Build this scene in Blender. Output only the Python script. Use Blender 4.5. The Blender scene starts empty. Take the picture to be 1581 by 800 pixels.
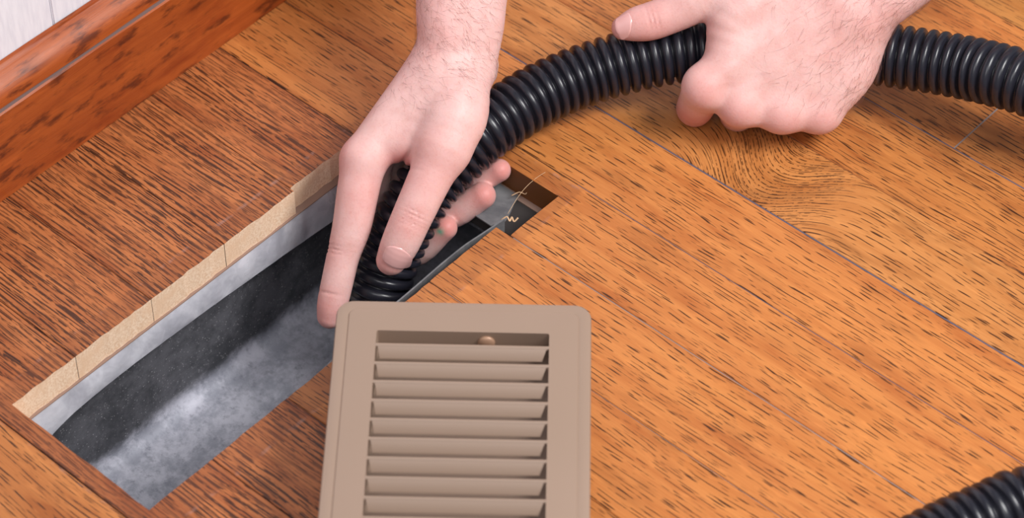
import bpy, bmesh, math, random
import numpy as np
from mathutils import Vector, Matrix

random.seed(7)
rng = np.random.default_rng(7)
C = bpy.context.scene.collection
SC = bpy.context.scene
MM = 0.001

# ------------------------------------------------------------------ camera
CAM = np.array([946.569, -974.261, 1136.639])          # mm
EUL = (0.747095525, -0.003149998, 0.725388278)
FPX = 4202.8                                           # focal length in pixels of the 1581 px frame
cd = bpy.data.cameras.new('camera'); cam = bpy.data.objects.new('camera', cd); C.objects.link(cam)
cam.location = Vector(CAM) * MM; cam.rotation_euler = EUL
cd.sensor_fit = 'HORIZONTAL'; cd.sensor_width = 36; cd.lens = FPX * 36 / 1581
cd.clip_start = 0.05; cd.clip_end = 50
cd.dof.use_dof = True; cd.dof.focus_distance = 1.565; cd.dof.aperture_fstop = 8
SC.camera = cam
# ------------------------------------------------------------------ light
w = bpy.data.worlds.new('world'); SC.world = w; w.use_nodes = True
w.node_tree.nodes['Background'].inputs[0].default_value = (0.93, 0.95, 1.0, 1)
w.node_tree.nodes['Background'].inputs[1].default_value = 0.25


def area(name, loc, target, size, power, col):
    l = bpy.data.lights.new(name, 'AREA'); l.shape = 'SQUARE'; l.size = size; l.energy = power; l.color = col
    o = bpy.data.objects.new(name, l); C.objects.link(o); o.location = loc
    o.rotation_euler = (Vector(target) - Vector(loc)).to_track_quat('-Z', 'Y').to_euler()
    return o


area('softbox_key', (1.1, 0.12, 1.2), (0.28, -0.2, 0), 0.55, 25, (1.0, 0.985, 0.97))
area('softbox_fill', (0.95, -0.95, 1.4), (0.25, -0.2, 0), 0.8, 8.5, (1.0, 0.99, 1.0))
SC.view_settings.view_transform = 'Standard'; SC.view_settings.look = 'None'
SC.view_settings.gamma = 1; SC.view_settings.use_curve_mapping = False
SC.view_settings.exposure = 0.0
SC.cycles.use_denoising = True

# ------------------------------------------------------------------ frames
RC = np.array(Matrix.Identity(3))
from mathutils import Euler
RC = np.array(Euler(EUL, 'XYZ').to_matrix())


def cs(px, py, d):
    """camera-frame point (mm) seen at a pixel at a given distance along the view axis"""
    return np.array([(px - 790.5) * d / FPX, (400 - py) * d / FPX, -d])


def to_world(q):
    return np.asarray(q) @ RC.T + CAM


def at(px, py, z=0.0):
    """world point (mm) seen at a pixel on the level plane z"""
    d = RC @ np.array([px - 790.5, 400 - py, -FPX]); t = (z - CAM[2]) / d[2]
    return CAM + t * d


# ------------------------------------------------------------------ object helpers
def link_mesh(name, verts, faces, mats, parent=None, smooth=False, mi=None):
    me = bpy.data.meshes.new(name)
    v = np.asarray(verts, dtype=float) * MM
    me.from_pydata(v.tolist(), [], [list(map(int, f)) for f in faces])
    for m in (mats if isinstance(mats, (list, tuple)) else [mats]): me.materials.append(m)
    if mi is not None: me.polygons.foreach_set('material_index', np.asarray(mi, dtype=np.int32))
    if smooth: me.polygons.foreach_set('use_smooth', [True] * len(me.polygons))
    me.update()
    o = bpy.data.objects.new(name, me); C.objects.link(o)
    if parent: o.parent = parent
    return o


def link_bm(name, bm, mats, parent=None, smooth=False):
    bmesh.ops.scale(bm, vec=(MM, MM, MM), verts=bm.verts)
    me = bpy.data.meshes.new(name); bm.to_mesh(me); bm.free()
    for m in (mats if isinstance(mats, (list, tuple)) else [mats]): me.materials.append(m)
    if smooth: me.polygons.foreach_set('use_smooth', [True] * len(me.polygons))
    o = bpy.data.objects.new(name, me); C.objects.link(o)
    if parent: o.parent = parent
    return o


def empty(name, loc=(0, 0, 0), parent=None):
    o = bpy.data.objects.new(name, None); C.objects.link(o); o.empty_display_size = 0.02
    o.location = Vector(loc) * MM
    if parent: o.parent = parent
    return o


def tag(o, label=None, cat=None, group=None, kind=None):
    if label: o['label'] = label
    if cat: o['category'] = cat
    if group: o['group'] = group
    if kind: o['kind'] = kind
    return o


def autosmooth(o, deg=35):
    me = o.data
    me.polygons.foreach_set('use_smooth', [True] * len(me.polygons))
    me.set_sharp_from_angle(angle=math.radians(deg))


# ------------------------------------------------------------------ materials
class NT:
    def __init__(s, name):
        s.m = bpy.data.materials.new(name); s.m.use_nodes = True
        s.t = s.m.node_tree; s.n = s.t.nodes; s.b = s.n['Principled BSDF']

    def node(s, typ, **kw):
        n = s.n.new(typ)
        for k, v in kw.items(): setattr(n, k, v)
        return n

    def link(s, a, b): s.t.links.new(a, b)

    def put(s, inp, v):
        if hasattr(v, 'is_linked') or isinstance(v, bpy.types.NodeSocket): s.link(v, inp)
        else: inp.default_value = v

    def math(s, op, a, b=0.0, c=0.0, clamp=False):
        n = s.node('ShaderNodeMath', operation=op); n.use_clamp = clamp
        s.put(n.inputs[0], a); s.put(n.inputs[1], b); s.put(n.inputs[2], c)
        return n.outputs[0]

    def vmath(s, op, a, b):
        n = s.node('ShaderNodeVectorMath', operation=op); s.put(n.inputs[0], a); s.put(n.inputs[1], b)
        return n.outputs[0]

    def noise(s, vec, scale, detail=3, rough=0.5, dist=0.0, dim='3D'):
        n = s.node('ShaderNodeTexNoise'); n.noise_dimensions = dim
        s.put(n.inputs['Vector'], vec); n.inputs['Scale'].default_value = scale; n.inputs['Detail'].default_value = detail
        n.inputs['Roughness'].default_value = rough; n.inputs['Distortion'].default_value = dist
        return n.outputs['Fac']

    def voronoi(s, vec, scale=1.0, feature='F1', rand=1.0):
        n = s.node('ShaderNodeTexVoronoi', feature=feature); n.voronoi_dimensions = '3D'
        s.put(n.inputs['Vector'], vec); n.inputs['Scale'].default_value = scale; n.inputs['Randomness'].default_value = rand
        return n

    def ramp(s, v, lo, hi, a=0.0, b=1.0):
        n = s.node('ShaderNodeMapRange'); n.interpolation_type = 'SMOOTHSTEP'
        s.put(n.inputs[0], v); s.put(n.inputs[1], lo); s.put(n.inputs[2], hi); s.put(n.inputs[3], a); s.put(n.inputs[4], b)
        return n.outputs[0]

    def mix(s, f, a, b, blend='MIX'):
        n = s.node('ShaderNodeMix', data_type='RGBA', blend_type=blend)
        s.put(n.inputs[0], f)
        for i, v in ((6, a), (7, b)):
            if isinstance(v, tuple): n.inputs[i].default_value = (*v[:3], 1)
            else: s.link(v, n.inputs[i])
        return n.outputs[2]

    def bump(s, h, strength=0.3, dist=0.0005):
        n = s.node('ShaderNodeBump'); n.inputs['Strength'].default_value = strength; n.inputs['Distance'].default_value = dist
        s.link(h, n.inputs['Height']); s.link(n.outputs[0], s.b.inputs['Normal'])


def srgb(r, g, b):
    f = lambda c: (c / 255 / 12.92) if c / 255 <= 0.04045 else ((c / 255 + 0.055) / 1.055) ** 2.4
    return (f(r), f(g), f(b))


def plain(name, col, rough=0.5, metal=0.0, spec=0.5):
    t = NT(name); t.b.inputs['Base Color'].default_value = (*col, 1)
    t.b.inputs['Roughness'].default_value = rough; t.b.inputs['Metallic'].default_value = metal
    t.b.inputs['Specular IOR Level'].default_value = spec
    return t.m


def oak(name, light, dark, fleck, dens=0.5, streak=0.0, blotch=0.4, warp=0.003, rough=0.38, along='X', mottled=0.0, arcs=0.0):
    """stained oak: grain runs along the local X (or Y) axis; pores are short dark dashes"""
    t = NT(name)
    tc = t.node('ShaderNodeTexCoord'); oi = t.node('ShaderNodeObjectInfo')
    sep = t.node('ShaderNodeSeparateXYZ'); t.link(tc.outputs['Object'], sep.inputs[0])
    x, y, z = sep.outputs
    if along == 'Y': x, y = y, t.math('SUBTRACT', z, x)
    r = oi.outputs['Random']
    x = t.math('ADD', x, t.math('MULTIPLY', r, 7.3)); y = t.math('ADD', y, t.math('MULTIPLY', r, 3.1))
    cmb = t.node('ShaderNodeCombineXYZ'); t.link(x, cmb.inputs[0]); t.link(y, cmb.inputs[1])
    base = cmb.outputs[0]
    wn = t.noise(t.vmath('MULTIPLY', base, (5.0, 16.0, 1)), 1.0, 2)
    if arcs:
        # a knot's cathedral figure: the rings swing out over a short stretch of the board
        tx = t.math('MULTIPLY', t.math('ADD', sep.outputs[0], 0.172), 1 / 0.034)
        tongue = t.math('EXPONENT', t.math('MULTIPLY', t.math('MULTIPLY', tx, tx), -1.0))
        y = t.math('ADD', y, t.math('MULTIPLY', tongue, 0.034))
    y = t.math('ADD', y, t.math('MULTIPLY', t.math('SUBTRACT', wn, 0.5), warp * 4))

    def sc(sx, sy, zz=0.0):
        c = t.node('ShaderNodeCombineXYZ'); t.link(t.math('MULTIPLY', x, sx), c.inputs[0]); t.link(t.math('MULTIPLY', y, sy), c.inputs[1])
        c.inputs[2].default_value = zz
        return c.outputs[0]
    # growth bands and fine grain
    band = t.noise(sc(4, 95), 1.0, 3, 0.55)
    fine = t.noise(sc(16, 1200, 3), 1.0, 4, 0.7)
    big = t.noise(sc(13, 38, 9), 1.0, 4, 0.6)
    ray = t.noise(sc(45, 260, 21), 1.0, 2, 0.5)
    tone = t.math('ADD', t.math('MULTIPLY', t.ramp(band, 0.36, 0.66), 0.42), t.math('MULTIPLY', t.ramp(fine, 0.3, 0.7), 0.34))
    tone = t.math('ADD', tone, t.math('MULTIPLY', t.ramp(big, 0.48, 0.72), blotch), clamp=True)
    col = t.mix(tone, light, dark)
    col = t.mix(t.math('MULTIPLY', t.ramp(ray, 0.58, 0.72), 0.3), col, tuple(min(1, c * 1.3) for c in light))
    col = t.mix(t.math('MULTIPLY', t.ramp(t.noise(sc(16, 60, 77), 1.0, 3, 0.6), 0.54, 0.74), blotch * 0.85), col, tuple(c * 0.5 for c in dark))
    # pores: rows of short dark dashes that follow the growth rings
    wig = t.noise(sc(7, 70, 14), 1.0, 2, 0.5)
    def rows(period, jit, lo, hi, bx, by, blo, bhi, seed):
        ph = t.math('ADD', t.math('MULTIPLY', y, 6.2832 / period), t.math('ADD', t.math('MULTIPLY', wig, jit), seed))
        l = t.ramp(t.math('SINE', ph), lo, hi)
        b = t.ramp(t.noise(sc(bx, by, seed), 1.0, 2, 0.55), blo, bhi)
        return t.math('MULTIPLY', l, b)
    v1 = t.voronoi(sc(46, 480)); v2 = t.voronoi(sc(80, 760, 5))
    c1 = t.node('ShaderNodeSeparateColor'); t.link(v1.outputs['Color'], c1.inputs[0])
    keep = t.math('MULTIPLY', t.ramp(c1.outputs[0], 0.84 - dens * 0.6, 0.90 - dens * 0.6), t.ramp(t.noise(sc(7, 26, 91), 1.0, 2), 0.34, 0.5, 0.25, 1.0))
    p1 = t.math('MULTIPLY', t.ramp(v1.outputs['Distance'], 0.16, 0.28, 1.0, 0.0), keep)
    p2 = t.math('MULTIPLY', t.ramp(v2.outputs['Distance'], 0.13, 0.27, 1.0, 0.0), t.math('MULTIPLY', t.ramp(wig, 0.4, 0.6), 0.6 * min(1, dens + 0.3)))
    p3 = t.math('MULTIPLY', rows(0.0026, 26.0, 0.62, 0.92, 58, 520, 0.585 - 0.14 * dens, 0.645 - 0.14 * dens, 3.0), 1.0)
    pores = t.math('MAXIMUM', t.math('MAXIMUM', p1, p2), p3)
    if streak:
        zone = t.ramp(t.noise(sc(3, 42, 63), 1.0, 2), 0.36, 0.56)
        s1 = t.math('MULTIPLY', rows(0.0036, 20.0, 0.10, 0.66, 92, 560, 0.40, 0.49, 11.0), t.math('ADD', t.math('MULTIPLY', zone, 0.6), 0.4))
        s2 = rows(0.0021, 24.0, 0.5, 0.88, 110, 700, 0.46, 0.55, 23.0)
        pores = t.math('MAXIMUM', pores, t.math('MULTIPLY', t.math('MAXIMUM', s1, t.math('MULTIPLY', s2, 0.75)), streak))
    if arcs:
        a1 = t.math('MULTIPLY', rows(0.0027, 8.0, 0.35, 0.85, 380, 560, 0.46, 0.54, 31.0), arcs)
        pores = t.math('MAXIMUM', pores, t.math('MULTIPLY', a1, t.ramp(tongue, 0.10, 0.5)))
    if dens > 0: col = t.mix(t.math('MULTIPLY', pores, 0.93), col, fleck)
    if along == 'X':
        # the old cover left a faint rim of dirt and a duller margin round the opening
        gp = t.node('ShaderNodeNewGeometry'); ps = t.node('ShaderNodeSeparateXYZ'); t.link(gp.outputs['Position'], ps.inputs[0])
        ax_ = t.math('SUBTRACT', t.math('ABSOLUTE', t.math('SUBTRACT', ps.outputs[0], 0.176)), 0.057)
        ay_ = t.math('SUBTRACT', t.math('ABSOLUTE', t.math('SUBTRACT', ps.outputs[1], -0.287)), 0.158)
        rim = t.math('MAXIMUM', ax_, ay_)
        st = t.noise(sc(90, 90, 2), 1.0, 3, 0.6)
        margin = t.math('MULTIPLY', t.ramp(rim, 0.0115, 0.0135, 0.32, 0.0), t.ramp(st, 0.3, 0.7, 0.6, 1.0))
        col = t.mix(margin, col, srgb(112, 62, 40))
        ln_ = t.ramp(t.math('ABSOLUTE', t.math('SUBTRACT', rim, 0.0122)), 0.0004, 0.0018, 1.0, 0.0)
        col = t.mix(t.math('MULTIPLY', ln_, t.ramp(st, 0.5, 0.7, 0.0, 0.3)), col, srgb(188, 150, 140))
    if mottled:
        mo = t.noise(sc(34, 95, 51), 1.0, 4, 0.6)
        col = t.mix(t.math('MULTIPLY', t.ramp(mo, 0.50, 0.66), mottled), col, fleck)
    t.link(col, t.b.inputs['Base Color'])
    t.b.inputs['Specular IOR Level'].default_value = 0.4
    t.link(t.ramp(big, 0.3, 0.7, rough - 0.05, rough + 0.08), t.b.inputs['Roughness'])
    h = t.math('SUBTRACT', t.math('MULTIPLY', fine, 0.25), pores) if dens > 0 else fine
    t.bump(h, 0.35, 0.00025)
    return t


def finish(t): return t.m


L1, D1, F1 = srgb(202, 130, 70), srgb(166, 92, 42), srgb(52, 26, 12)
M_oak = oak('oak_orange', L1, D1, F1, dens=0.6, blotch=0.4).m
M_oak_fine = oak('oak_fine', srgb(194, 124, 66), srgb(156, 88, 40), F1, dens=0.8, blotch=0.65, warp=0.005).m
M_oak_arc = oak('oak_figured', srgb(198, 132, 74), srgb(164, 98, 46), F1, dens=0.6, blotch=0.5, warp=0.004, arcs=0.9).m
M_oak_dense = oak('oak_dense', srgb(190, 116, 66), srgb(148, 78, 40), srgb(46, 22, 14), dens=0.55, streak=0.95, blotch=0.55, warp=0.002).m
M_oak_plain = oak('oak_plain', srgb(190, 128, 68), srgb(158, 96, 44), F1, dens=0.5, blotch=0.35).m
M_base = oak('baseboard_wood', srgb(176, 88, 36), srgb(138, 58, 20), srgb(76, 28, 12), dens=0.0, blotch=0.6, rough=0.4, along='Y', mottled=0.8).m


def raw_wood():
    t = NT('raw_cut_wood'); tc = t.node('ShaderNodeTexCoord')
    n = t.noise(tc.outputs['Object'], 900, 2); b = t.noise(tc.outputs['Object'], 60, 3)
    col = t.mix(t.ramp(n, 0.3, 0.7), srgb(250, 222, 194), srgb(230, 192, 158))
    col = t.mix(t.ramp(b, 0.45, 0.75), col, srgb(236, 198, 164))
    t.link(col, t.b.inputs['Base Color']); t.b.inputs['Roughness'].default_value = 0.85
    t.bump(n, 0.4, 0.0004)
    return t.m


M_raw = raw_wood()
M_edge = plain('stained_edge', srgb(120, 72, 30), 0.5)
M_joint = plain('joint_side', srgb(74, 66, 72), 0.9)


def galvanised(name, a, b, rough, scale=60, metal=0.85, dust=0.0, bumpy=0.0):
    t = NT(name); tc = t.node('ShaderNodeTexCoord')
    n = t.noise(tc.outputs['Object'], scale, 4, 0.6, 0.4); n2 = t.noise(tc.outputs['Object'], 1300, 2)
    v = t.voronoi(tc.outputs['Object'], 90)
    cs_ = t.node('ShaderNodeSeparateColor'); t.link(v.outputs['Color'], cs_.inputs[0])
    f = t.math('ADD', t.math('MULTIPLY', t.ramp(n, 0.35, 0.65), 0.75), t.math('MULTIPLY', cs_.outputs[0], 0.25))
    col = t.mix(f, a, b)
    if dust:
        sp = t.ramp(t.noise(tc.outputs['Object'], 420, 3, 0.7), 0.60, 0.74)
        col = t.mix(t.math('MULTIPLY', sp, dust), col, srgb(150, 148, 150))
    t.link(col, t.b.inputs['Base Color'])
    t.b.inputs['Metallic'].default_value = metal
    t.link(t.ramp(n, 0.3, 0.7, rough, rough + 0.2), t.b.inputs['Roughness'])
    t.bump(n2 if not bumpy else t.noise(tc.outputs['Object'], 70, 3), 0.3 + bumpy, 0.0003 + 0.0015 * bumpy)
    return t.m


M_flange = galvanised('galvanised_bright', srgb(214, 214, 222), srgb(176, 176, 186), 0.26, 40, 0.15, 0.0, 0.7)
M_galv = galvanised('galvanised_grey', srgb(206, 206, 216), srgb(150, 152, 162), 0.5, 48, 0.1)
M_galv2 = galvanised('galvanised_worn', srgb(140, 140, 142), srgb(100, 100, 104), 0.4, 60, 0.3)
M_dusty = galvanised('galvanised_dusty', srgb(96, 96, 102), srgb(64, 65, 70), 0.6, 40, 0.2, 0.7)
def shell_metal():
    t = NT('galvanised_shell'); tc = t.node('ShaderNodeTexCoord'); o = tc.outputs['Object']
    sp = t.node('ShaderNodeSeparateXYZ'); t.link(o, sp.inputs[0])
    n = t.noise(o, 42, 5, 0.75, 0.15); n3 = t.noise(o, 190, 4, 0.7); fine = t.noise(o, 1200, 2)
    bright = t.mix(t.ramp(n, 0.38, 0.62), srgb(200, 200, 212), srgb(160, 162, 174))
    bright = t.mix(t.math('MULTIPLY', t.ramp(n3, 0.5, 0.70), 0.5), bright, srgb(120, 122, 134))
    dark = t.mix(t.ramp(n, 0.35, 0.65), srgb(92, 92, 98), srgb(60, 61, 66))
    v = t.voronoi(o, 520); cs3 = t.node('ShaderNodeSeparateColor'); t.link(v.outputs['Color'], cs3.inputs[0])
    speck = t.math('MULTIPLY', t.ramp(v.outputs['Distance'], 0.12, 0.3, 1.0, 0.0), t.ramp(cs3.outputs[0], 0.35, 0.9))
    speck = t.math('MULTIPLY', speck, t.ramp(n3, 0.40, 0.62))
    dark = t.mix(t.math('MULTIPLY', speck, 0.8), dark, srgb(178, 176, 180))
    up = t.ramp(t.math('ADD', sp.outputs[2], t.math('MULTIPLY', t.math('SUBTRACT', n, 0.5), 0.012)), 0.003, 0.016)  # recess shade and its soft penumbra painted in: dusty wall dark, bottom bright
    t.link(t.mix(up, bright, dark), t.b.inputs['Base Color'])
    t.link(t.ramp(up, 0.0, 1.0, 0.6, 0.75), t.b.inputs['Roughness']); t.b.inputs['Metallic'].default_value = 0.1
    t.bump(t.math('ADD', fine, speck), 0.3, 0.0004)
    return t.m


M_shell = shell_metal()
M_felt = plain('dark_felt', srgb(52, 47, 46), 0.95)
M_paper = plain('builders_paper', srgb(150, 122, 108), 0.9)


def rubber():
    t = NT('black_hose_plastic'); tc = t.node('ShaderNodeTexCoord')
    n = t.noise(tc.outputs['Object'], 500, 2)
    t.link(t.mix(n, srgb(28, 28, 36), srgb(36, 36, 45)), t.b.inputs['Base Color'])
    t.b.inputs['Roughness'].default_value = 0.3; t.b.inputs['Specular IOR Level'].default_value = 0.45
    return t.m


M_hose = rubber()


def taupe():
    t = NT('taupe_painted_metal'); tc = t.node('ShaderNodeTexCoord')
    n = t.noise(tc.outputs['Object'], 260, 2); b = t.noise(tc.outputs['Object'], 9, 2)
    t.link(t.mix(b, srgb(154, 130, 114), srgb(146, 123, 106)), t.b.inputs['Base Color'])
    t.b.inputs['Roughness'].default_value = 0.45; t.bump(n, 0.08, 0.0003)
    return t.m


M_taupe = taupe()
M_brass = plain('rivet_metal', srgb(168, 132, 108), 0.45, 0.2)


def wallpaint():
    t = NT('white_wall_paint'); tc = t.node('ShaderNodeTexCoord')
    n = t.noise(t.vmath('MULTIPLY', tc.outputs['Object'], (1, 60, 8)), 6.0, 3, 0.6); s = t.noise(tc.outputs['Object'], 55, 3)
    c = t.mix(t.ramp(n, 0.3, 0.7), srgb(238, 236, 242), srgb(226, 224, 232))
    c = t.mix(t.math('MULTIPLY', t.ramp(s, 0.68, 0.76), 0.35), c, srgb(150, 146, 156))
    t.link(c, t.b.inputs['Base Color']); t.b.inputs['Roughness'].default_value = 0.6; t.bump(n, 0.3, 0.0006)
    return t.m


M_wall = wallpaint()


def skin():
    t = NT('skin'); tc = t.node('ShaderNodeTexCoord')
    at_ = t.node('ShaderNodeAttribute'); at_.attribute_name = 'redness'
    n = t.noise(tc.outputs['Object'], 90, 3, 0.6); p = t.noise(tc.outputs['Object'], 700, 2, 0.6)
    pv = t.voronoi(tc.outputs['Object'], 900)
    pale, pink, red = srgb(226, 186, 181), srgb(214, 164, 158), srgb(204, 110, 102)
    c = t.mix(t.ramp(n, 0.3, 0.85, 0.0, 0.75), pale, pink)
    c = t.mix(at_.outputs['Fac'], c, red)
    c = t.mix(t.math('MULTIPLY', t.ramp(p, 0.5, 0.75), 0.18), c, srgb(196, 120, 108))
    st_ = t.node('ShaderNodeAttribute'); st_.attribute_name = 'paint'
    c = t.mix(t.math('MULTIPLY', st_.outputs['Fac'], t.ramp(n, 0.3, 0.5, 0.5, 1.0)), c, srgb(60, 170, 140))
    t.link(c, t.b.inputs['Base Color'])
    t.b.inputs['Subsurface Weight'].default_value = 0.25
    t.b.inputs['Subsurface Radius'].default_value = (1.0, 0.35, 0.2); t.b.inputs['Subsurface Scale'].default_value = 0.003
    t.b.inputs['Roughness'].default_value = 0.48; t.b.inputs['Specular IOR Level'].default_value = 0.35
    h = t.math('ADD', t.math('MULTIPLY', p, 0.6), t.math('MULTIPLY', pv.outputs['Distance'], 0.5))
    t.bump(h, 0.22, 0.0004)
    return t.m


M_skin = skin()
M_nail = plain('nail', srgb(226, 174, 170), 0.2, 0.0, 0.6)
M_hair = plain('body_hair', srgb(120, 74, 60), 0.6)

# ------------------------------------------------------------------ floor: every board an object
PW = 57.0
HX0, HX1, HX1b, HY0, HY1 = 120.0, 228.0, 238.0, -445.0, -129.0    # the opening cut in the boards
TH = 19.0
floor = empty('floor'); tag(floor, 'orange stained oak strip floor with a register opening', kind='structure')


def jag(p, q, n, amp, seed):
    r = random.Random(seed); out = []
    for i in range(1, n):
        f = i / n; nx, ny = (q[1] - p[1]), -(q[0] - p[0]); l = math.hypot(nx, ny) or 1; a = r.uniform(-amp, amp)
        out.append((p[0] + (q[0] - p[0]) * f + nx / l * a, p[1] + (q[1] - p[1]) * f + ny / l * a))
    return out


def plank(poly, mat, edges, dz=0.0):
    """poly: outline (counter-clockwise); edges: material slot of the side face from point i to i+1"""
    xs = [p[0] for p in poly]; ys = [p[1] for p in poly]
    ox, oy = (min(xs) + max(xs)) / 2, (min(ys) + max(ys)) / 2
    n = len(poly); bm = bmesh.new()
    top = [bm.verts.new((x - ox, y - oy, 0)) for x, y in poly]; bot = [bm.verts.new((x - ox, y - oy, -TH)) for x, y in poly]
    bm.faces.new(top); bm.faces.new(list(reversed(bot)))
    for i in range(n):
        f = bm.faces.new((top[i], bot[i], bot[(i + 1) % n], top[(i + 1) % n])); f.material_index = edges[i]
    tops = [bm.edges.get((top[i], top[(i + 1) % n])) for i in range(n) if edges[i] == 1]
    if tops:
        r = bmesh.ops.bevel(bm, geom=tops, offset=0.45, segments=1, affect='EDGES', profile=0.5)
        for f in r['faces']: f.material_index = 0
    o = link_bm('plank', bm, [mat, M_joint, M_raw, M_edge], floor)
    o.location = (ox * MM, oy * MM, dz * MM)
    return o


GAP = {1: 0.5, -1: 0.4, 0: 0.12, 2: 0.3, 3: 0.3, 4: 0.14, 5: 0.12, 6: 0.16, 7: 0.16, 8: 0.35}
G = 0.22
XEND = 1000.0
far_mat = {2: M_oak_plain, 3: M_oak_dense, 4: M_oak_dense, 5: M_oak_dense, 6: M_oak_dense, 7: M_oak_dense}
near_mat = {2: M_oak, 3: M_oak, 4: M_oak, 5: M_oak_fine, 6: M_oak_dense, 7: M_oak_dense}
joints = {-2: [386.6], -4: [250], 9: [420], 10: [150], 4: [640], 1: [720], -1: [820], 6: [560]}
for k in range(-8, 14):
    y0, y1 = -PW * (k + 1) + GAP.get(k + 1, .22), -PW * k - GAP.get(k, .22)
    dz = random.uniform(-0.12, 0.12)
    base = {-2: M_oak_fine, -1: M_oak_fine, 0: M_oak_arc, 1: M_oak, 8: M_oak_fine}.get(k, random.choice([M_oak, M_oak_fine, M_oak_plain]))
    if 3 <= k <= 6:
        fx = HX0 - (3.0 if k == 3 else 0.0) + random.uniform(-0.4, 0.4)
        jj = jag((fx, y0), (fx, y1), 14, 0.45, k)
        poly = [(-12, y0), (fx, y0)] + jj + [(fx, y1), (-12, y1)]
        plank(poly, far_mat[k], [1] + [2] * 14 + [1, 1], dz)
        nx = HX1 + random.uniform(-0.4, 0.4)
        jj = jag((nx, y1), (nx, y0), 10, 0.35, k + 50)
        xe = joints.get(k, [XEND])[0]
        poly = [(nx, y0), (xe - 0.2, y0), (xe - 0.2, y1), (nx, y1)] + jj
        plank(poly, near_mat[k], [1, 1, 1] + [3] * 10 + [3], dz)
        if xe < XEND: plank([(xe + .2, y0), (XEND, y0), (XEND, y1), (xe + .2, y1)], base, [1] * 4, dz)
    elif k == 2:
        a = jag((HX0 - 3, y0), (HX0 - 3, HY1), 8, 0.4, 3); b = jag((HX0 - 3, HY1), (HX1b, HY1), 10, 0.3, 4); c = jag((HX1b, HY1), (HX1b, y0), 6, 0.3, 5)
        poly = [(-12, y0), (HX0 - 3, y0)] + a + [(HX0 - 3, HY1)] + b + [(HX1b, HY1)] + c + [(HX1b, y0), (XEND, y0), (XEND, y1), (-12, y1)]
        plank(poly, M_oak, [1] + [2] * 8 + [3] * 10 + [3] * 6 + [0] * 0 + [1, 1, 1, 1], dz)
    elif k == 7:
        a = jag((HX1, y1), (HX1, HY0), 5, 0.4, 13); b = jag((HX1, HY0), (HX0, HY0), 10, 0.5, 14); c = jag((HX0, HY0), (HX0, y1), 6, 0.4, 15)
        poly = [(-12, y0), (XEND, y0), (XEND, y1), (HX1, y1)] + a + [(HX1, HY0)] + b + [(HX0, HY0)] + c + [(HX0, y1), (-12, y1)]
        plank(poly, M_oak_dense, [1] * 3 + [3] * 5 + [2] * 16 + [1] * 2, dz)
    else:
        xs = [-12.0] + joints.get(k, []) + [XEND]
        for i in range(len(xs) - 1):
            m = base if not (k == -2 and i == 1) else M_oak_fine
            plank([(xs[i] + (.25 if i else 0), y0), (xs[i + 1] - .25, y0), (xs[i + 1] - .25, y1), (xs[i] + (.25 if i else 0), y1)], m, [1] * 4, dz)


def ring_box(name, x0, x1, y0, y1, hx0, hx1, hy0, hy1, z0, z1, mat, parent):
    bm = bmesh.new()
    O = [(x0, y0), (x1, y0), (x1, y1), (x0, y1)]; I = [(hx0, hy0), (hx1, hy0), (hx1, hy1), (hx0, hy1)]
    V = {}
    for nm, pts in (('o', O), ('i', I)):
        for zz in (z0, z1): V[nm, zz] = [bm.verts.new((*p, zz)) for p in pts]
    for i in range(4):
        j = (i + 1) % 4
        bm.faces.new((V['o', z1][i], V['o', z1][j], V['i', z1][j], V['i', z1][i]))
        bm.faces.new((V['o', z0][j], V['o', z0][i], V['i', z0][i], V['i', z0][j]))
        bm.faces.new((V['i', z1][i], V['i', z1][j], V['i', z0][j], V['i', z0][i]))
        bm.faces.new((V['o', z1][j], V['o', z1][i], V['o', z0][i], V['o', z0][j]))
    return link_bm(name, bm, mat, parent)


ring_box('builders_paper', 0, XEND, -790, 450, 121.5, 232, -440, -133, -TH - 0.9, -TH - 0.15, M_paper, floor)
ring_box('subfloor', 0, XEND, -790, 450, 117.2, 231, -441, -157, -TH - 11, -TH - 1.0, M_felt, floor)

M_fill = plain('slate_dust', srgb(84, 80, 96), 0.9); M_fill2 = plain('pale_dust', srgb(140, 132, 132), 0.9)
for k, m, zf in ((1, M_fill, -0.55), (-1, M_fill, -0.5), (2, M_fill, -0.7), (3, M_fill2, -0.6), (4, M_fill2, -0.6)):
    x0_ = 240.0 if k > 1 else 0.0
    bm = bmesh.new(); bmesh.ops.create_cube(bm, size=1, matrix=Matrix.Translation(((x0_ + XEND) / 2, -PW * k, zf - 2)) @ Matrix.Diagonal((XEND - x0_, 0.9, 4, 1)))
    link_bm('joint_filler', bm, m, floor)
bm = bmesh.new(); bmesh.ops.create_cube(bm, size=1, matrix=Matrix.Translation((386.6, 85.5, -2.3)) @ Matrix.Diagonal((0.9, 56, 4, 1)))
link_bm('joint_filler', bm, M_fill2, floor)

# ------------------------------------------------------------------ baseboard and wall
prof = [(0, 0.3), (0, 62.2), (-0.8, 63.2), (-2.2, 63.5), (-2.4, 64.7), (-1.0, 65.5), (-1.2, 68.2), (-2.2, 71.5), (-4.5, 75.0), (-8, 78.2), (-11.5, 80.4), (-13.0, 81.4), (-13.6, 82.6), (-15.6, 83.0), (-15.6, 0.3)]
ysr = np.arange(-800, 461, 20.0)
V, Fc, MI = [], [], []
for y in ysr:
    for (x, z) in prof: V.append((x + 0.25 * math.sin(y * 0.05 + z) * (z > 60), y, z))
n = len(prof)
for i in range(len(ysr) - 1):
    for j in range(n):
        a, b = i * n + j, i * n + (j + 1) % n
        Fc.append((a, b, b + n, a + n)); MI.append(1 if j in (2, 3) else 0)
Fc.append(tuple(range(n))[::-1]); MI.append(0); Fc.append(tuple(range((len(ysr) - 1) * n, len(ysr) * n))); MI.append(0)
M_dustline = plain('dusty_groove', srgb(120, 96, 92), 0.9)
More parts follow.
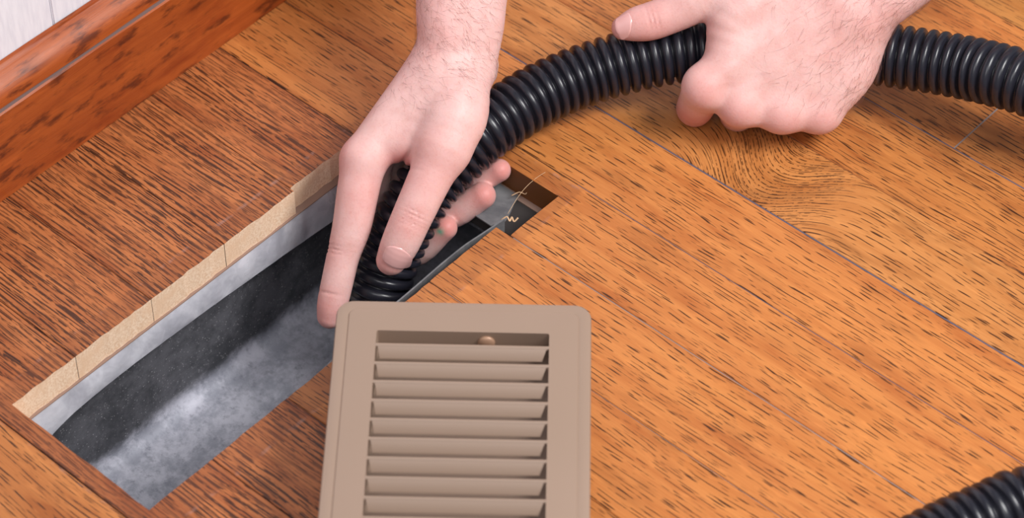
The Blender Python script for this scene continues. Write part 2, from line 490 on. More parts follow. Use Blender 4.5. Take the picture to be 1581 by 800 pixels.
bb = link_mesh('baseboard_left', V, [f[::-1] for f in Fc], [M_base, M_dustline], mi=MI)
autosmooth(bb, 28)
tag(bb, 'reddish stained wooden baseboard with a dusty groove', kind='structure')

wall = empty('wall_left'); tag(wall, 'white painted board wall above the baseboard', kind='structure')
g0 = -279.0; bw = 105.0
for i in range(-5, 8):
    ya, yb = g0 + bw * i, g0 + bw * (i + 1)
    bm = bmesh.new()
    bmesh.ops.create_cube(bm, size=1, matrix=Matrix.Translation((-22.5, (ya + yb) / 2, 310)) @ Matrix.Diagonal((12, bw - 0.5, 620, 1)))
    bmesh.ops.bevel(bm, geom=[e for e in bm.edges if all(v.co.x > -17 for v in e.verts)], offset=0.7, segments=2, affect='EDGES')
    link_bm('panel', bm, M_wall, wall)

# ------------------------------------------------------------------ sheet metal duct below the opening
duct = empty('floor_duct', (173, -290, -122)); tag(duct, 'open galvanized sheet metal duct sunk in the floor opening', 'duct')
DL = duct.location / MM


def sheet(name, grid, thick, mat, smooth=True):
    """grid: rows x cols x 3 array of points; a sheet with real thickness"""
    g = np.asarray(grid, float); r, c, _ = g.shape
    du = np.gradient(g, axis=0); dv = np.gradient(g, axis=1); nn = np.cross(du, dv); nn /= np.linalg.norm(nn, axis=2, keepdims=True) + 1e-9
    P = np.concatenate([g.reshape(-1, 3), (g - nn * thick).reshape(-1, 3)]) - np.array(DL)
    F = []; N = r * c
    for i in range(r - 1):
        for j in range(c - 1):
            a = i * c + j; q = (a, a + c, a + c + 1, a + 1); F.append(q); F.append(tuple(x + N for x in q[::-1]))
    for i in range(r - 1):
        for j in (0, c - 1):
            a = i * c + j; F.append((a, a + c, a + c + N, a + N))
    for j in range(c - 1):
        for i in (0, r - 1):
            a = i * c + j; F.append((a, a + 1, a + 1 + N, a + N))
    o = link_mesh(name, P, F, mat, duct, smooth)
    bm = bmesh.new(); bm.from_mesh(o.data); bmesh.ops.recalc_face_normals(bm, faces=bm.faces); bm.to_mesh(o.data); bm.free()
    if smooth: autosmooth(o, 40)
    return o


# far flange: crinkled bright strip, lower edge deeper to the right
ny, nz = 90, 10
gr = np.zeros((ny, nz, 3))
for i, y in enumerate(np.linspace(-441, -153, ny)):
    f = i / (ny - 1)
    zb = -33 - 1.5 * f - 13.5 * f ** 2 - 15 * math.exp(-(y + 441) / 22.0)
    wob = 1.6 + 0.9 * math.sin(y * 0.11) + 0.8 * math.sin(y * 0.27 + 1) + 0.5 * math.sin(y * 0.53 + 2)
    for j in range(nz):
        q = j / (nz - 1); z = -19.8 + (zb + 19.8) * q
        x = 120.4 + q * 2.6 + wob * 2.6 * q * (1 - q) * (1.0 if f < 0.75 else 0.4) + 2.2 * math.sin(y * 0.42 + q * 2 + 2 * math.sin(y * .13)) * q * (1 - q) * (1.2 - f)
        if f < 0.05: x += (0.05 - f) / 0.05 * 5 * q
        gr[i, j] = (x, y, z)
sheet('flange', gr, 0.7, M_flange)
# near flange: thin sheet standing just inside the near edge, leaning away from it towards the right
gr = np.zeros((60, 6, 3))
for i, y in enumerate(np.linspace(-441, -160, 60)):
    lean = 1 / (1 + math.exp(-(y + 300) / 14.0)); bow = 0.5 * math.sin(y * .07)
    for j in range(6):
        q = j / 5; gr[i, j] = (225.2 - 5.0 * lean + bow * lean + 2.2 * max(0, (y + 190) / 30), y, -5.0 - 2.5 * (1 - lean) - q * 27)
sheet('flange', gr, 1.0, M_galv2)
# end flanges
for yy, m in ((-441.0, M_flange),):
    gr = np.zeros((20, 6, 3))
    for i, x in enumerate(np.linspace(122, 224, 20)):
        for j in range(6):
            q = j / 5; gr[i, j] = (x, yy + (0.6 * math.sin(x * .1) + q * 2) * (-1 if yy > -300 else 1), -21 - q * 26)
    sheet('flange', gr, 0.7, m)
# flat end tab on the subfloor, its corner snipped
gr = np.zeros((14, 8, 3))
for i, y in enumerate(np.linspace(-159.5, -130.5, 14)):
    xe = 211.5 + 4.5 * max(0, 1 - abs(y + 150) / 12) - 2.5 * max(0, (y + 140) / 10)
    for j, f in enumerate(np.linspace(0, 1, 8)): gr[i, j] = (122 + (xe - 122) * f, y, -18.9 - 0.9 * f - 0.5 * math.sin(y * .2) * f)
sheet('end_tab', gr, 0.8, M_galv2)
# trunk: a wider box below, its own walls, lid open under the collar
X0, X1, Y0, Y1, ZB, ZT = 109.0, 262.0, -470.0, -60.0, -122.0, -31.5


def panel_grid(p, u, v, nu, nv, amp=0.4):
    g = np.zeros((nu, nv, 3))
    for i in range(nu):
        for j in range(nv):
            a, b = i / (nu - 1), j / (nv - 1); g[i, j] = np.array(p) + np.array(u) * a + np.array(v) * b
    return g


def shell():
    R_ = 9.0; pr = [(X0, ZT), (X0, -60.0), (X0, ZB + R_)]
    pr += [(X0 + R_ - R_ * math.cos(a), ZB + R_ - R_ * math.sin(a)) for a in np.linspace(0.2, math.pi / 2, 8)]
    pr += [(X0 + 45, ZB - 0.3), (X0 + 90, ZB + 0.4), (X1, ZB)]
    return np.array([[(x, y, z) for y in np.linspace(Y0, Y1, 12)] for x, z in pr])


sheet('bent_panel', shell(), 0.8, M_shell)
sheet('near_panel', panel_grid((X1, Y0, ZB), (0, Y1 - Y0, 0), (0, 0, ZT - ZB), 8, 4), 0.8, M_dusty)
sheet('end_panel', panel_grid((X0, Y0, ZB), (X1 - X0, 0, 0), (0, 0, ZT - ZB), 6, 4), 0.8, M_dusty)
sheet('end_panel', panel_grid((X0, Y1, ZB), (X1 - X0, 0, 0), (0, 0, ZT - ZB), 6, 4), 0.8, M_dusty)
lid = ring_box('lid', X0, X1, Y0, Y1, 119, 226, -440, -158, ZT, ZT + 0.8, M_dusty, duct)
lid.location = -duct.location

# ------------------------------------------------------------------ register cover
REG_TL = at(521, 461, 50.0); REG_TR = at(913.5, 469, 50.0)
Wd = (REG_TR - REG_TL); RW = float(np.linalg.norm(Wd)); Wd = Wd / RW
Ld = np.array([Wd[1], -Wd[0], 0.0]); RL = RW * 2.42; RH = 50.0
reg = empty('floor_register', (*(REG_TL + Wd * RW / 2 + Ld * RL / 2)[:2], 0))
tag(reg, 'taupe louvered floor register cover lying on the boards', 'vent cover')
reg.rotation_euler = (0, 0, math.atan2(Wd[1], Wd[0]))      # local x across the cover, local -y down its length


def rrect(hx, hy, r, z, n=8):
    out = []
    for cx, cy, a0 in ((hx - r, hy - r, 0), (-hx + r, hy - r, 90), (-hx + r, -hy + r, 180), (hx - r, -hy + r, 270)):
        for i in range(n):
            a = math.radians(a0 + 90 * i / (n - 1)); out.append((cx + r * math.cos(a), cy + r * math.sin(a), z))
    return out


hw, hl = RW / 2, RL / 2
OW, OT, PITCH, NB = RW * 0.336, 22.0, 12.75, 11            # half opening width, margin above the first louvre
bank = PITCH * NB + 1.0
oy1 = hl - OT
oy0 = oy1 - bank
loops = [rrect(hw, hl, 9, RH - 6), rrect(hw, hl, 9, RH - 2.6), rrect(hw - .5, hl - .5, 9, RH - 1.2), rrect(hw - 1.6, hl - 1.6, 8, RH - 0.9),
         rrect(hw - 6.0, hl - 6.0, 5, RH - 0.55), rrect(hw - 6.6, hl - 6.6, 4.6, RH - 0.75), rrect(hw - 7.2, hl - 7.2, 4.2, RH - 0.1), rrect(hw - 8.0, hl - 8.0, 4, RH)]
V, Fc = [], []
for lp in loops: V += lp
n = len(loops[0])
for i in range(len(loops) - 1):
    for j in range(n): Fc.append((i * n + j, i * n + (j + 1) % n, (i + 1) * n + (j + 1) % n, (i + 1) * n + j))
bm = bmesh.new()
bv = [bm.verts.new(v) for v in V]; [bm.faces.new([bv[i] for i in f]) for f in Fc]
# flat face with two openings: fill between the last loop and the opening outlines
last = bv[-n:]; edges = [bm.edges.get((last[j], last[(j + 1) % n])) for j in range(n)]
wallf = []
for (ya, yb) in ((oy0, oy1), (-oy1, -oy0)):
    op = rrect(OW, (yb - ya) / 2, 1.2, RH, 4); op = [(x, y + (ya + yb) / 2, z) for x, y, z in op]
    ov = [bm.verts.new(p) for p in op]; lo = [bm.verts.new((x, y, z - 10.5)) for x, y, z in op]
    for j in range(len(ov)):
        k = (j + 1) % len(ov)
        f = bm.faces.new((ov[k], ov[j], lo[j], lo[k])); edges.append(bm.edges.get((ov[j], ov[k])))
bmesh.ops.triangle_fill(bm, edges=edges, use_beauty=True, use_dissolve=False)
bmesh.ops.recalc_face_normals(bm, faces=bm.faces)
fr = link_bm('frame', bm, M_taupe, reg); autosmooth(fr, 30)
# louvres: lip at the face, blade slanting down towards the near end
def louvre():
    V, F = [], []

    def bar(pr, xl, xr):
        b0 = len(V); m = len(pr)
        for k, (y, z) in enumerate(pr): V.append((xl[k], y, z))
        for k, (y, z) in enumerate(pr): V.append((xr[k], y, z))
        F.append(tuple(b0 + i for i in range(m))); F.append(tuple(b0 + i for i in range(2 * m - 1, m - 1, -1)))
        for i in range(m): F.append((b0 + i, b0 + i + m, b0 + (i + 1) % m + m, b0 + (i + 1) % m))
    lip = [(0.5, -1.7), (0.6, -0.5), (0.1, 0.1), (-0.7, 0.1), (-1.4, -0.5), (-1.5, -1.7)]
    bar(lip, [-OW - 0.4] * 6, [OW + 0.4] * 6)
    bl = [(0.2, -1.2), (-1.2, -0.45), (-6.1, -4.55), (-6.3, -5.1), (-5.6, -5.2)]
    bar(bl, [-OW + 1.0, -OW + 1.0, -OW + 2.2, -OW + 2.2, -OW + 2.0], [OW - 1.2, OW - 1.2, OW - 3.4, OW - 3.4, OW - 3.2])
    return V, F
LV, LF = louvre(); first = None
for b in (0, 1):
    for i in range(NB):
        yl = (oy1 if b == 0 else -oy0) - PITCH * i - PITCH * 0.72
        if i == NB - 1 and False: continue
        if first is None:
            first = link_mesh('louver', LV, LF, M_taupe, reg); autosmooth(first, 40); o = first
        else:
            o = first.copy(); C.objects.link(o); o.parent = reg
        o.location = (0, yl * MM, RH * MM)
# damper box below the frame and its flap
bm = bmesh.new()
bx, by = OW + 3.5, oy1 + 3.5
O = [(-bx, -by), (bx, -by), (bx, by), (-bx, by)]
for k, (ins) in enumerate((0, 0.9)):
    pass
vo = [[bm.verts.new((x, y, z)) for x, y in O] for z in (0.3, RH - 6.5)]
I = [(-bx + .9, -by + .9), (bx - .9, -by + .9), (bx - .9, by - .9), (-bx + .9, by - .9)]
vi = [[bm.verts.new((x, y, z)) for x, y in I] for z in (0.3, RH - 6.5)]
for j in range(4):
    k = (j + 1) % 4
    bm.faces.new((vo[0][j], vo[0][k], vo[1][k], vo[1][j])); bm.faces.new((vi[0][k], vi[0][j], vi[1][j], vi[1][k]))
    bm.faces.new((vo[1][j], vo[1][k], vi[1][k], vi[1][j])); bm.faces.new((vo[0][k], vo[0][j], vi[0][j], vi[0][k]))
link_bm('damper_box', bm, M_taupe, reg)
for s in (1, -1):
    bm = bmesh.new()
    bmesh.ops.create_cube(bm, size=1, matrix=Matrix.Translation((0, s * by / 2, RH - 17)) @ Matrix.Diagonal((bx * 2 - 3, by - 3, 0.9, 1)))
    link_bm('damper_flap', bm, M_taupe, reg)
bm = bmesh.new(); bmesh.ops.create_uvsphere(bm, u_segments=16, v_segments=8, radius=4.8)
bmesh.ops.scale(bm, vec=(1, 0.45, 1), verts=bm.verts)
rv = link_bm('rivet', bm, M_brass, reg, True); rv['label'] = 'small brown rivet head inside the first slot'
rv.location = (OW * 0.27 * MM, (oy1 - 0.6) * MM, (RH - 7.6) * MM)

# ------------------------------------------------------------------ hose
def catmull(P, m=40):
    P = np.asarray(P, float); out = []
    for i in range(len(P) - 1):
        p0 = P[max(i - 1, 0)]; p1 = P[i]; p2 = P[i + 1]; p3 = P[min(i + 2, len(P) - 1)]
        # centripetal tangents
        d0, d1, d2 = [max(np.linalg.norm(b - a), 1e-6) ** 0.5 for a, b in ((p0, p1), (p1, p2), (p2, p3))]
        if i == 0: m1 = p2 - p1
        else: m1 = d1 * ((p1 - p0) / d0 - (p2 - p0) / (d0 + d1) + (p2 - p1) / d1)
        if i == len(P) - 2: m2 = p2 - p1
        else: m2 = d1 * ((p2 - p1) / d1 - (p3 - p1) / (d1 + d2) + (p3 - p2) / d2)
        for t in np.linspace(0, 1, m, endpoint=False):
            out.append((2 * t**3 - 3 * t**2 + 1) * p1 + (t**3 - 2 * t**2 + t) * m1 + (-2 * t**3 + 3 * t**2) * p2 + (t**3 - t**2) * m2)
    out.append(P[-1]); return np.array(out)


HOSE = [(578, 482, 1604), (585, 446, 1596), (607, 379, 1589), (632, 330, 1584), (660, 286, 1583), (698, 246, 1585), (738, 208, 1588), (785, 175, 1596), (833, 146, 1604), (906, 115, 1612), (980, 93, 1614),
        (1060, 78, 1614), (1200, 70, 1614), (1300, 76, 1612), (1385, 87, 1606), (1483, 103, 1592), (1553, 119, 1576), (1640, 143, 1560)]
hp = [to_world(cs(*q)) for q in HOSE]
# the hose falls to the floor right of the picture and comes back along it
hp += [np.array(p) for p in ((520, 110, 90), (640, 80, 40), (735, 5, 19.5), (745, -85, 19.2), (690, -140, 19.2))]
hp += [at(1600, 776, 19.2), at(1520, 802, 19.2), at(1440, 838, 19.2), at(1300, 920, 19.2), at(1150, 1040, 19.2)]
cl = catmull(hp); seg = np.linalg.norm(np.diff(cl, axis=0), axis=1); S = np.concatenate([[0], np.cumsum(seg)])
PIT, HR, SUB, NS = 7.15, 19.0, 14, 40
ss = np.arange(0, S[-1], PIT / SUB)
ctr = np.stack([np.interp(ss, S, cl[:, i]) for i in range(3)], 1)
for _ in range(12):                                       # soften any kink
    ctr[1:-1] = 0.5 * ctr[1:-1] + 0.25 * (ctr[:-2] + ctr[2:])
tan = np.gradient(ctr, axis=0); tan /= np.linalg.norm(tan, axis=1, keepdims=True)
nrm = np.zeros_like(tan); u = np.cross(tan[0], (0, 0, 1.0)); u /= np.linalg.norm(u); nrm[0] = u
for i in range(1, len(ss)):
    u = nrm[i - 1] - tan[i] * np.dot(nrm[i - 1], tan[i]); nrm[i] = u / np.linalg.norm(u)
bin_ = np.cross(tan, nrm)
ph = (ss / PIT) % 1.0; tq = np.abs(ph - 0.5) * 2          # 0 at crest
rr = HR - 4.2 + 4.2 * np.clip(1 - (tq / 0.84) ** 2.4, 0, 1) ** 0.5
ang = np.linspace(0, 2 * math.pi, NS, endpoint=False)
HV = ctr[:, None, :] + rr[:, None, None] * (np.cos(ang)[None, :, None] * nrm[:, None, :] + np.sin(ang)[None, :, None] * bin_[:, None, :])
inner = ctr[[0], None, :] + 13.0 * (np.cos(ang)[None, :, None] * nrm[[0], None, :] + np.sin(ang)[None, :, None] * bin_[[0], None, :])
deep = ctr[[6], None, :] + 13.0 * (np.cos(ang)[None, :, None] * nrm[[6], None, :] + np.sin(ang)[None, :, None] * bin_[[6], None, :])
HV = np.concatenate([deep, inner, HV]).reshape(-1, 3)
nr = len(ss) + 2
ii, jj = np.meshgrid(np.arange(nr - 1), np.arange(NS), indexing='ij'); a = (ii * NS + jj).ravel(); b = (ii * NS + (jj + 1) % NS).ravel()
Fh = np.stack([a, a + NS, b + NS, b], 1).tolist() + [tuple(range(NS)), tuple(range((nr - 1) * NS, nr * NS))[::-1]]
hose = link_mesh('vacuum_hose', HV, Fh, M_hose, None, True)
tag(hose, 'black corrugated plastic vacuum hose held by both hands and fed into the duct', 'hose')

# ------------------------------------------------------------------ hands: implicit surfaces polygonised with surface nets
def smin(a, b, k):
    h = np.clip(0.5 + 0.5 * (b - a) / k, 0, 1); return b + (a - b) * h - k * h * (1 - h)


def cone(P, a, b, ra, rb):
    ab = b - a; L2 = ab @ ab; L = math.sqrt(L2) + 1e-6
    t = np.clip(((P - a) @ ab) / (L2 + 1e-9), 0, 1)
    d = P - a - t[:, None] * ab
    return np.sqrt((d * d).sum(1)) - (ra + (rb - ra) * t)


def tube(P, segs):
    lo = np.min([np.minimum(a, b) - max(ra, rb) for a, b, ra, rb in segs], 0); hi = np.max([np.maximum(a, b) + max(ra, rb) for a, b, ra, rb in segs], 0)
    out = np.maximum(lo - P, P - hi); o = np.sqrt((np.maximum(out, 0) ** 2).sum(1)) + 6.0
    m = o < 6.0 + 30.0
    Q = P[m]; f = None
    if len(Q):
        for a, b, ra, rb in segs:
            v = cone(Q, a, b, ra, rb); f = v if f is None else np.minimum(f, v)
        o[m] = f
    return o


class Hand:
    def __init__(s):
        s.palm = []; s.fingers = []; s.creases = []; s.red = []; s.tendons = []; s.paint = []

    def chain(s, pts, k=4.0):
        Q = catmull(np.array([[*cs(*p[:3]), p[3]] for p in pts]), 5)
        return [(p[:3], q[:3], p[3], q[3]) for p, q in zip(Q[:-1], Q[1:])], k

    def P(s, *pts): s.palm.append(s.chain(pts)[0])

    def F(s, *pts, k=4.0, root=7.0): s.fingers.append((*s.chain(pts, k), root))

    def sdf(s, P):
        d = None
        for segs in s.palm:
            v = tube(P, segs); d = v if d is None else smin(d, v, 9.0)
        ft = None
        for segs, k, root in s.fingers:
            f = tube(P, segs)
            ft = f if ft is None else smin(ft, f, 1.6)
        if ft is not None: d = smin(d, ft, 6.5)
        for a, b, amp, wd in s.tendons:                   # raised (amp > 0) or sunk lines under the skin
            ab = b - a; t = np.clip(((P - a) @ ab) / (ab @ ab), 0, 1); q = P - a - t[:, None] * ab
            d = d - amp * np.exp(-(q * q).sum(1) / (wd * wd)) * np.sin(np.pi * np.clip(t, 0.02, 0.98)) ** 0.5
        return d

    def fine(s, P, d):
        for c, ax, side, w_, amp, ln in s.creases:       # skin folds across a joint
            q = P - c; h = q @ ax; lat = q @ side
            d = d + amp * np.exp(-(h / w_) ** 2) * np.exp(-(lat / ln) ** 2)
        return d

    def full(s, P): return s.fine(P, s.sdf(P))

    def crease(s, px, py, d, ax, w_=0.5, amp=0.35, ln=6.0):
        ax = np.array([ax[0], -ax[1], ax[2] if len(ax) > 2 else 0.0]); ax /= np.linalg.norm(ax)
        side = np.cross(ax, (0, 0, 1.0)); side /= np.linalg.norm(side)
        s.creases.append((np.array(cs(px, py, d)), ax, side, w_, amp, ln))

    def line(s, p, q, amp, wd): s.tendons.append((cs(*p), cs(*q), amp, wd))

    def blush(s, px, py, d, r, amt): s.red.append((cs(px, py, d), r, amt))

    def mesh(s, vox):
        allp = [x for f in s.palm for x in f] + [x for f in s.fingers for x in f[0]]
        lo = np.min([np.minimum(a - ra, b - rb) for a, b, ra, rb in allp], 0) - 6
        hi = np.max([np.maximum(a + ra, b + rb) for a, b, ra, rb in allp], 0) + 6
        B = 8; nb = np.ceil((hi - lo) / (vox * B)).astype(int); N = nb * B
        cen = np.stack(np.meshgrid(*[(np.arange(k) + .5) * B for k in nb], indexing='ij'), -1).reshape(-1, 3) * vox + lo
        cd_ = s.sdf(cen)
        g = np.repeat(np.repeat(np.repeat(np.sign(cd_).reshape(nb).astype(np.float32) * 99, B, 0), B, 1), B, 2)
        act = np.nonzero(np.abs(cd_) < vox * B * 0.87 + 3.5)[0]
        bi = np.stack(np.unravel_index(act, nb), 1) * B
        off = np.stack(np.meshgrid(*[np.arange(B)] * 3, indexing='ij'), -1).reshape(-1, 3)
        for st in range(0, len(bi), 400):
            idx = (bi[st:st + 400, None, :] + off[None]).reshape(-1, 3)
            g[idx[:, 0], idx[:, 1], idx[:, 2]] = s.full(idx * vox + lo)
        # surface nets
        ins = g < 0; c = np.zeros(np.array(g.shape) - 1, np.int8)
        for dx in (0, 1):
            for dy in (0, 1):
                for dz in (0, 1): c += ins[dx:dx + c.shape[0], dy:dy + c.shape[1], dz:dz + c.shape[2]]
        cell = np.stack(np.nonzero((c > 0) & (c < 8)), 1)
        vid = np.full(c.shape, -1, np.int32); vid[tuple(cell.T)] = np.arange(len(cell))
        acc = np.zeros((len(cell), 3)); cnt = np.zeros(len(cell))
        cor = [np.array(q) for q in np.ndindex(2, 2, 2)]
        for q in cor:
            for ax in range(3):
                if q[ax]: continue
                r = q.copy(); r[ax] = 1
                A, Bv = g[tuple((cell + q).T)], g[tuple((cell + r).T)]
                m = (A < 0) != (Bv < 0); t = A[m] / (A[m] - Bv[m]); pt = np.tile(q.astype(float), (m.sum(), 1)); pt[:, ax] = t
                acc[m] += pt; cnt[m] += 1
        V = (cell + acc / cnt[:, None]) * vox + lo
        F = []
        for ax in range(3):
            u_, v_ = (ax + 1) % 3, (ax + 2) % 3
            sl0 = [slice(None)] * 3; sl1 = [slice(None)] * 3; sl0[ax] = slice(0, -1); sl1[ax] = slice(1, None)
            e = np.stack(np.nonzero(ins[tuple(sl0)] != ins[tuple(sl1)]), 1)
            ok = (e[:, u_] > 0) & (e[:, v_] > 0) & (e[:, u_] < c.shape[u_]) & (e[:, v_] < c.shape[v_]); e = e[ok]
            du = np.zeros(3, int); dv = np.zeros(3, int); du[u_] = 1; dv[v_] = 1
            qd = np.stack([vid[tuple((e - o_).T)] for o_ in (du + dv, dv, 0 * du, du)], 1)
            fl = ~ins[tuple(e.T)]; qd[fl] = qd[fl][:, ::-1]
            F.append(qd)
        F = np.concatenate(F)
        # a little relaxing, then back on the surface
        e_ = np.concatenate([F[:, [0, 1]], F[:, [1, 2]], F[:, [2, 3]], F[:, [3, 0]]])
        for _ in range(2):
            sm = np.zeros_like(V); ct = np.zeros(len(V))
            np.add.at(sm, e_[:, 0], V[e_[:, 1]]); np.add.at(ct, e_[:, 0], 1)
            V = V * 0.5 + 0.5 * sm / np.maximum(ct, 1)[:, None]
            h = 0.4; f0 = s.full(V)
            gd = np.stack([(s.full(V + np.eye(3)[i] * h) - f0) / h for i in range(3)], 1)
            V = V - gd * (f0 / np.maximum((gd * gd).sum(1), 0.2))[:, None] * 0.9
        red = np.zeros(len(V))
        for p, r, amt in s.red: red = np.maximum(red, amt * np.exp(-((V - p) ** 2).sum(1) / (r * r)))
        gd /= np.linalg.norm(gd, axis=1, keepdims=True) + 1e-9
        return V, F, red, gd


person = empty('person', (*to_world(cs(900, 150, 1590))[:2], 0))
tag(person, 'person feeding the black hose into the floor opening, two bare hands and forearms', 'person')
PL = np.array(person.location) / MM


def finish_hand(h, vox, label):
    V, F, red, nr_ = h.mesh(vox)
    o = link_mesh('hand', to_world(V) - PL, F, M_skin, person, True)
    o['label'] = label
    at_ = o.data.attributes.new('redness', 'FLOAT', 'POINT'); at_.data.foreach_set('value', red.astype(np.float32))
    pt = np.zeros(len(V))
    for p, r in h.paint: pt = np.maximum(pt, np.exp(-((V - p) ** 2).sum(1) / (r * r)))
    at_ = o.data.attributes.new('paint', 'FLOAT', 'POINT'); at_.data.foreach_set('value', pt.astype(np.float32))
    return o, V, nr_


def nail(h, hand, c, axis, normal, wid, ln, label):
    """plate that follows the finger: c camera-frame point near the surface, axis towards the finger tip"""
    axis = np.array(axis, float); axis /= np.linalg.norm(axis)
    normal = np.array(normal, float); normal -= axis * (normal @ axis); normal /= np.linalg.norm(normal); side = np.cross(axis, normal)
    nu, nv = 15, 17; G_ = []
    for i in range(nv):
        for j in range(nu):
            uu, vv = -1 + 2 * j / (nu - 1), -1 + 2 * i / (nv - 1)
            half = (1 - abs(vv) ** (5.0 if vv < 0 else 3.2) * 0.42)
            x = uu * half * wid / 2; y = vv * ln / 2 - (0.10 * ln * uu * uu if vv > 0.5 else 0) * (vv - 0.5) * 2 + (0.12 * ln * uu * uu * -vv if vv < 0 else 0)
            G_.append(c + side * x + axis * y + normal * 4.0)
    G_ = np.array(G_)
    for _ in range(14):
        dd = h.full(G_); G_ = G_ - normal * np.clip(dd, -2, 2)[:, None] * 0.7
    lift = np.array([0.55 if (0 < i < nv - 1 and 0 < j < nu - 1) else -0.25 for i in range(nv) for j in range(nu)])
    P = G_ + normal * lift[:, None]
    Fq = [(i * nu + j, i * nu + j + 1, (i + 1) * nu + j + 1, (i + 1) * nu + j) for i in range(nv - 1) for j in range(nu - 1)]
    o = link_mesh('fingernail', to_world(P) - PL, Fq, M_nail, hand, True)
    bm = bmesh.new(); bm.from_mesh(o.data); bmesh.ops.recalc_face_normals(bm, faces=bm.faces)
    up = Vector(RC @ normal)
    if sum((f.normal for f in bm.faces), Vector()).dot(up) < 0: bmesh.ops.reverse_faces(bm, faces=bm.faces)
    bm.to_mesh(o.data); bm.free()
    o['label'] = label
    return o


def hairs(hand, V, N, n, region, flow, seed, lo=5.0, hi=13.0):
    r = np.random.default_rng(seed)
    px = 790.5 + FPX * V[:, 0] / -V[:, 2]; py = 400 - FPX * V[:, 1] / -V[:, 2]
    wgt = region(px, py) * (N[:, 2] > -0.15); pick = r.choice(len(V), n, p=wgt / wgt.sum())
    HVv, HF = [], []
    for i in pick:
        p = V[i]; nn = N[i]; f = np.array(flow(px[i], py[i]), float); a_ = r.normal(0, 0.45); f = np.array([f[0] * math.cos(a_) - f[1] * math.sin(a_), f[0] * math.sin(a_) + f[1] * math.cos(a_), 0])
        f -= nn * (f @ nn); f /= np.linalg.norm(f) + 1e-6; sd = np.cross(f, nn); L = r.uniform(lo, hi); cu = r.normal(0, 0.35)
        m = 6; b0 = len(HVv)
        for k in range(m):
            t = k / (m - 1); c = p + f * L * t + sd * cu * L * t * t + nn * (0.15 + 1.6 * math.sin(t * 2.2) * r.uniform(0.6, 1.0)) ; w_ = 0.05 * (1 - 0.8 * t)
            # keep to the curve of the arm
            for a3 in range(3):
                an = a3 * 2.094; HVv.append(c + (sd * math.cos(an) + nn * math.sin(an)) * w_)
            if k:
                q = b0 + k * 3
                for a3 in range(3): HF.append((q - 3 + a3, q - 3 + (a3 + 1) % 3, q + (a3 + 1) % 3, q + a3))
    o = link_mesh('arm_hair', to_world(np.array(HVv)) - PL, HF, M_hair, hand, True)
    o['kind'] = 'stuff'; o['label'] = 'fine dark hair on wrist and forearm'
    return o


# --- hand reaching into the opening (forearm from the top of the picture)
h1 = Hand()
h1.P((694, 110, 1572, 16), (690, 40, 1570, 17.5), (692, -10, 1571, 18.5), (708, -130, 1574, 22), (775, -330, 1582, 26), (930, -640, 1590, 32))
h1.P((728, 105, 1580, 14), (733, 40, 1577, 17), (736, -10, 1577, 18), (753, -130, 1582, 22), (820, -330, 1592, 26), (975, -640, 1600, 32))
h1.P((668, 110, 1574, 16), (562, 243, 1567, 12.5))                           # index metacarpal
h1.P((690, 110, 1582, 15), (578, 236, 1586, 12))
h1.P((706, 112, 1592, 14), (604, 222, 1605, 11.5))
h1.P((716, 115, 1600, 13), (640, 205, 1620, 10.5))
h1.P((716, 120, 1573, 15), (703, 180, 1561, 18.5), (684, 225, 1557, 16))     # thumb base
h1.P((680, 130, 1572, 18), (632, 222, 1568, 12.5))                           # muscle between
h1.P((752, 100, 1592, 6), (750, 112, 1594, 6))                               # wrist bone
h1.F((561, 250, 1567, 12.8), (551, 305, 1566, 12.0), (543, 350, 1567, 11.2), (530, 395, 1569, 9.6), (522, 430, 1571, 9.3), (513, 470, 1574, 8.8), (509, 488, 1576, 7.4), k=3.0)
h1.F((684, 232, 1556, 15.0), (664, 275, 1554, 12.7), (634, 340, 1553, 11.6), (616, 380, 1556, 10.8), (604, 402, 1560, 8.7), k=3.0, )
h1.F((572, 245, 1588, 12), (585, 335, 1614, 10.2), (636, 388, 1614, 9.0), (688, 352, 1597, 7.0))
h1.F((600, 225, 1606, 11.5), (628, 285, 1626, 9.8), (690, 330, 1609, 9.2), (745, 302, 1597, 7.9))
h1.F((638, 205, 1620, 10), (672, 255, 1632, 8.4), (730, 280, 1610, 7.8), (771, 263, 1599, 6.8))
for dy, am in ((-11, .5), (-5, .85), (1, .6), (6, .8), (11, .45)):
    h1.crease(637 - dy * 0.45, 338 + dy, 1545, (-0.42, 0.9), 0.55, am, 7.5)
for dy, am in ((-6, .5), (0, .8), (6, .5)):
    h1.crease(512 - dy * .2, 384 + dy, 1566, (-0.2, 0.98), 0.6, am, 8)
h1.crease(507, 452, 1572, (-0.2, .98), 0.6, 0.6, 7)
h1.crease(622, 248, 1560, (0.75, 0.6), 1.5, 2.2, 6)
h1.crease(612, 262, 1563, (0.5, 0.85), 0.9, 0.5, 6)
h1.crease(640, 262, 1553, (-0.1, 1), 0.8, 0.25, 7)
h1.line((735, 60, 1560), (700, 190, 1543), 0.7, 4.0)
h1.line((690, 90, 1556), (585, 225, 1553), 0.6, 4.5)
for q in ((600, 405, 1553, 11, .5), (634, 340, 1543, 12, .35), (500, 480, 1575, 16, .55), (512, 385, 1566, 12, .4), (535, 250, 1565, 13, .45), (622, 255, 1560, 10, .7), (660, 260, 1545, 22, .3), (690, 350, 1590, 11, .75), (748, 300, 1590, 12, .7), (775, 262, 1592, 11, .7), (660, 30, 1560, 30, .25), (560, 300, 1556, 18, .3)): h1.blush(*q)
h1.paint.append((cs(679, 358, 1591), 2.2))                                 # a dab of green on one fingertip
hand1, V1, N1 = finish_hand(h1, 1.0, 'hand reaching down into the opening with its thumb on the hose')
nail(h1, hand1, cs(612, 398, 1549), (-0.40, -0.86, -0.12), (-0.10, -0.08, 1), 16.5, 13.5, 'pale pink thumbnail')
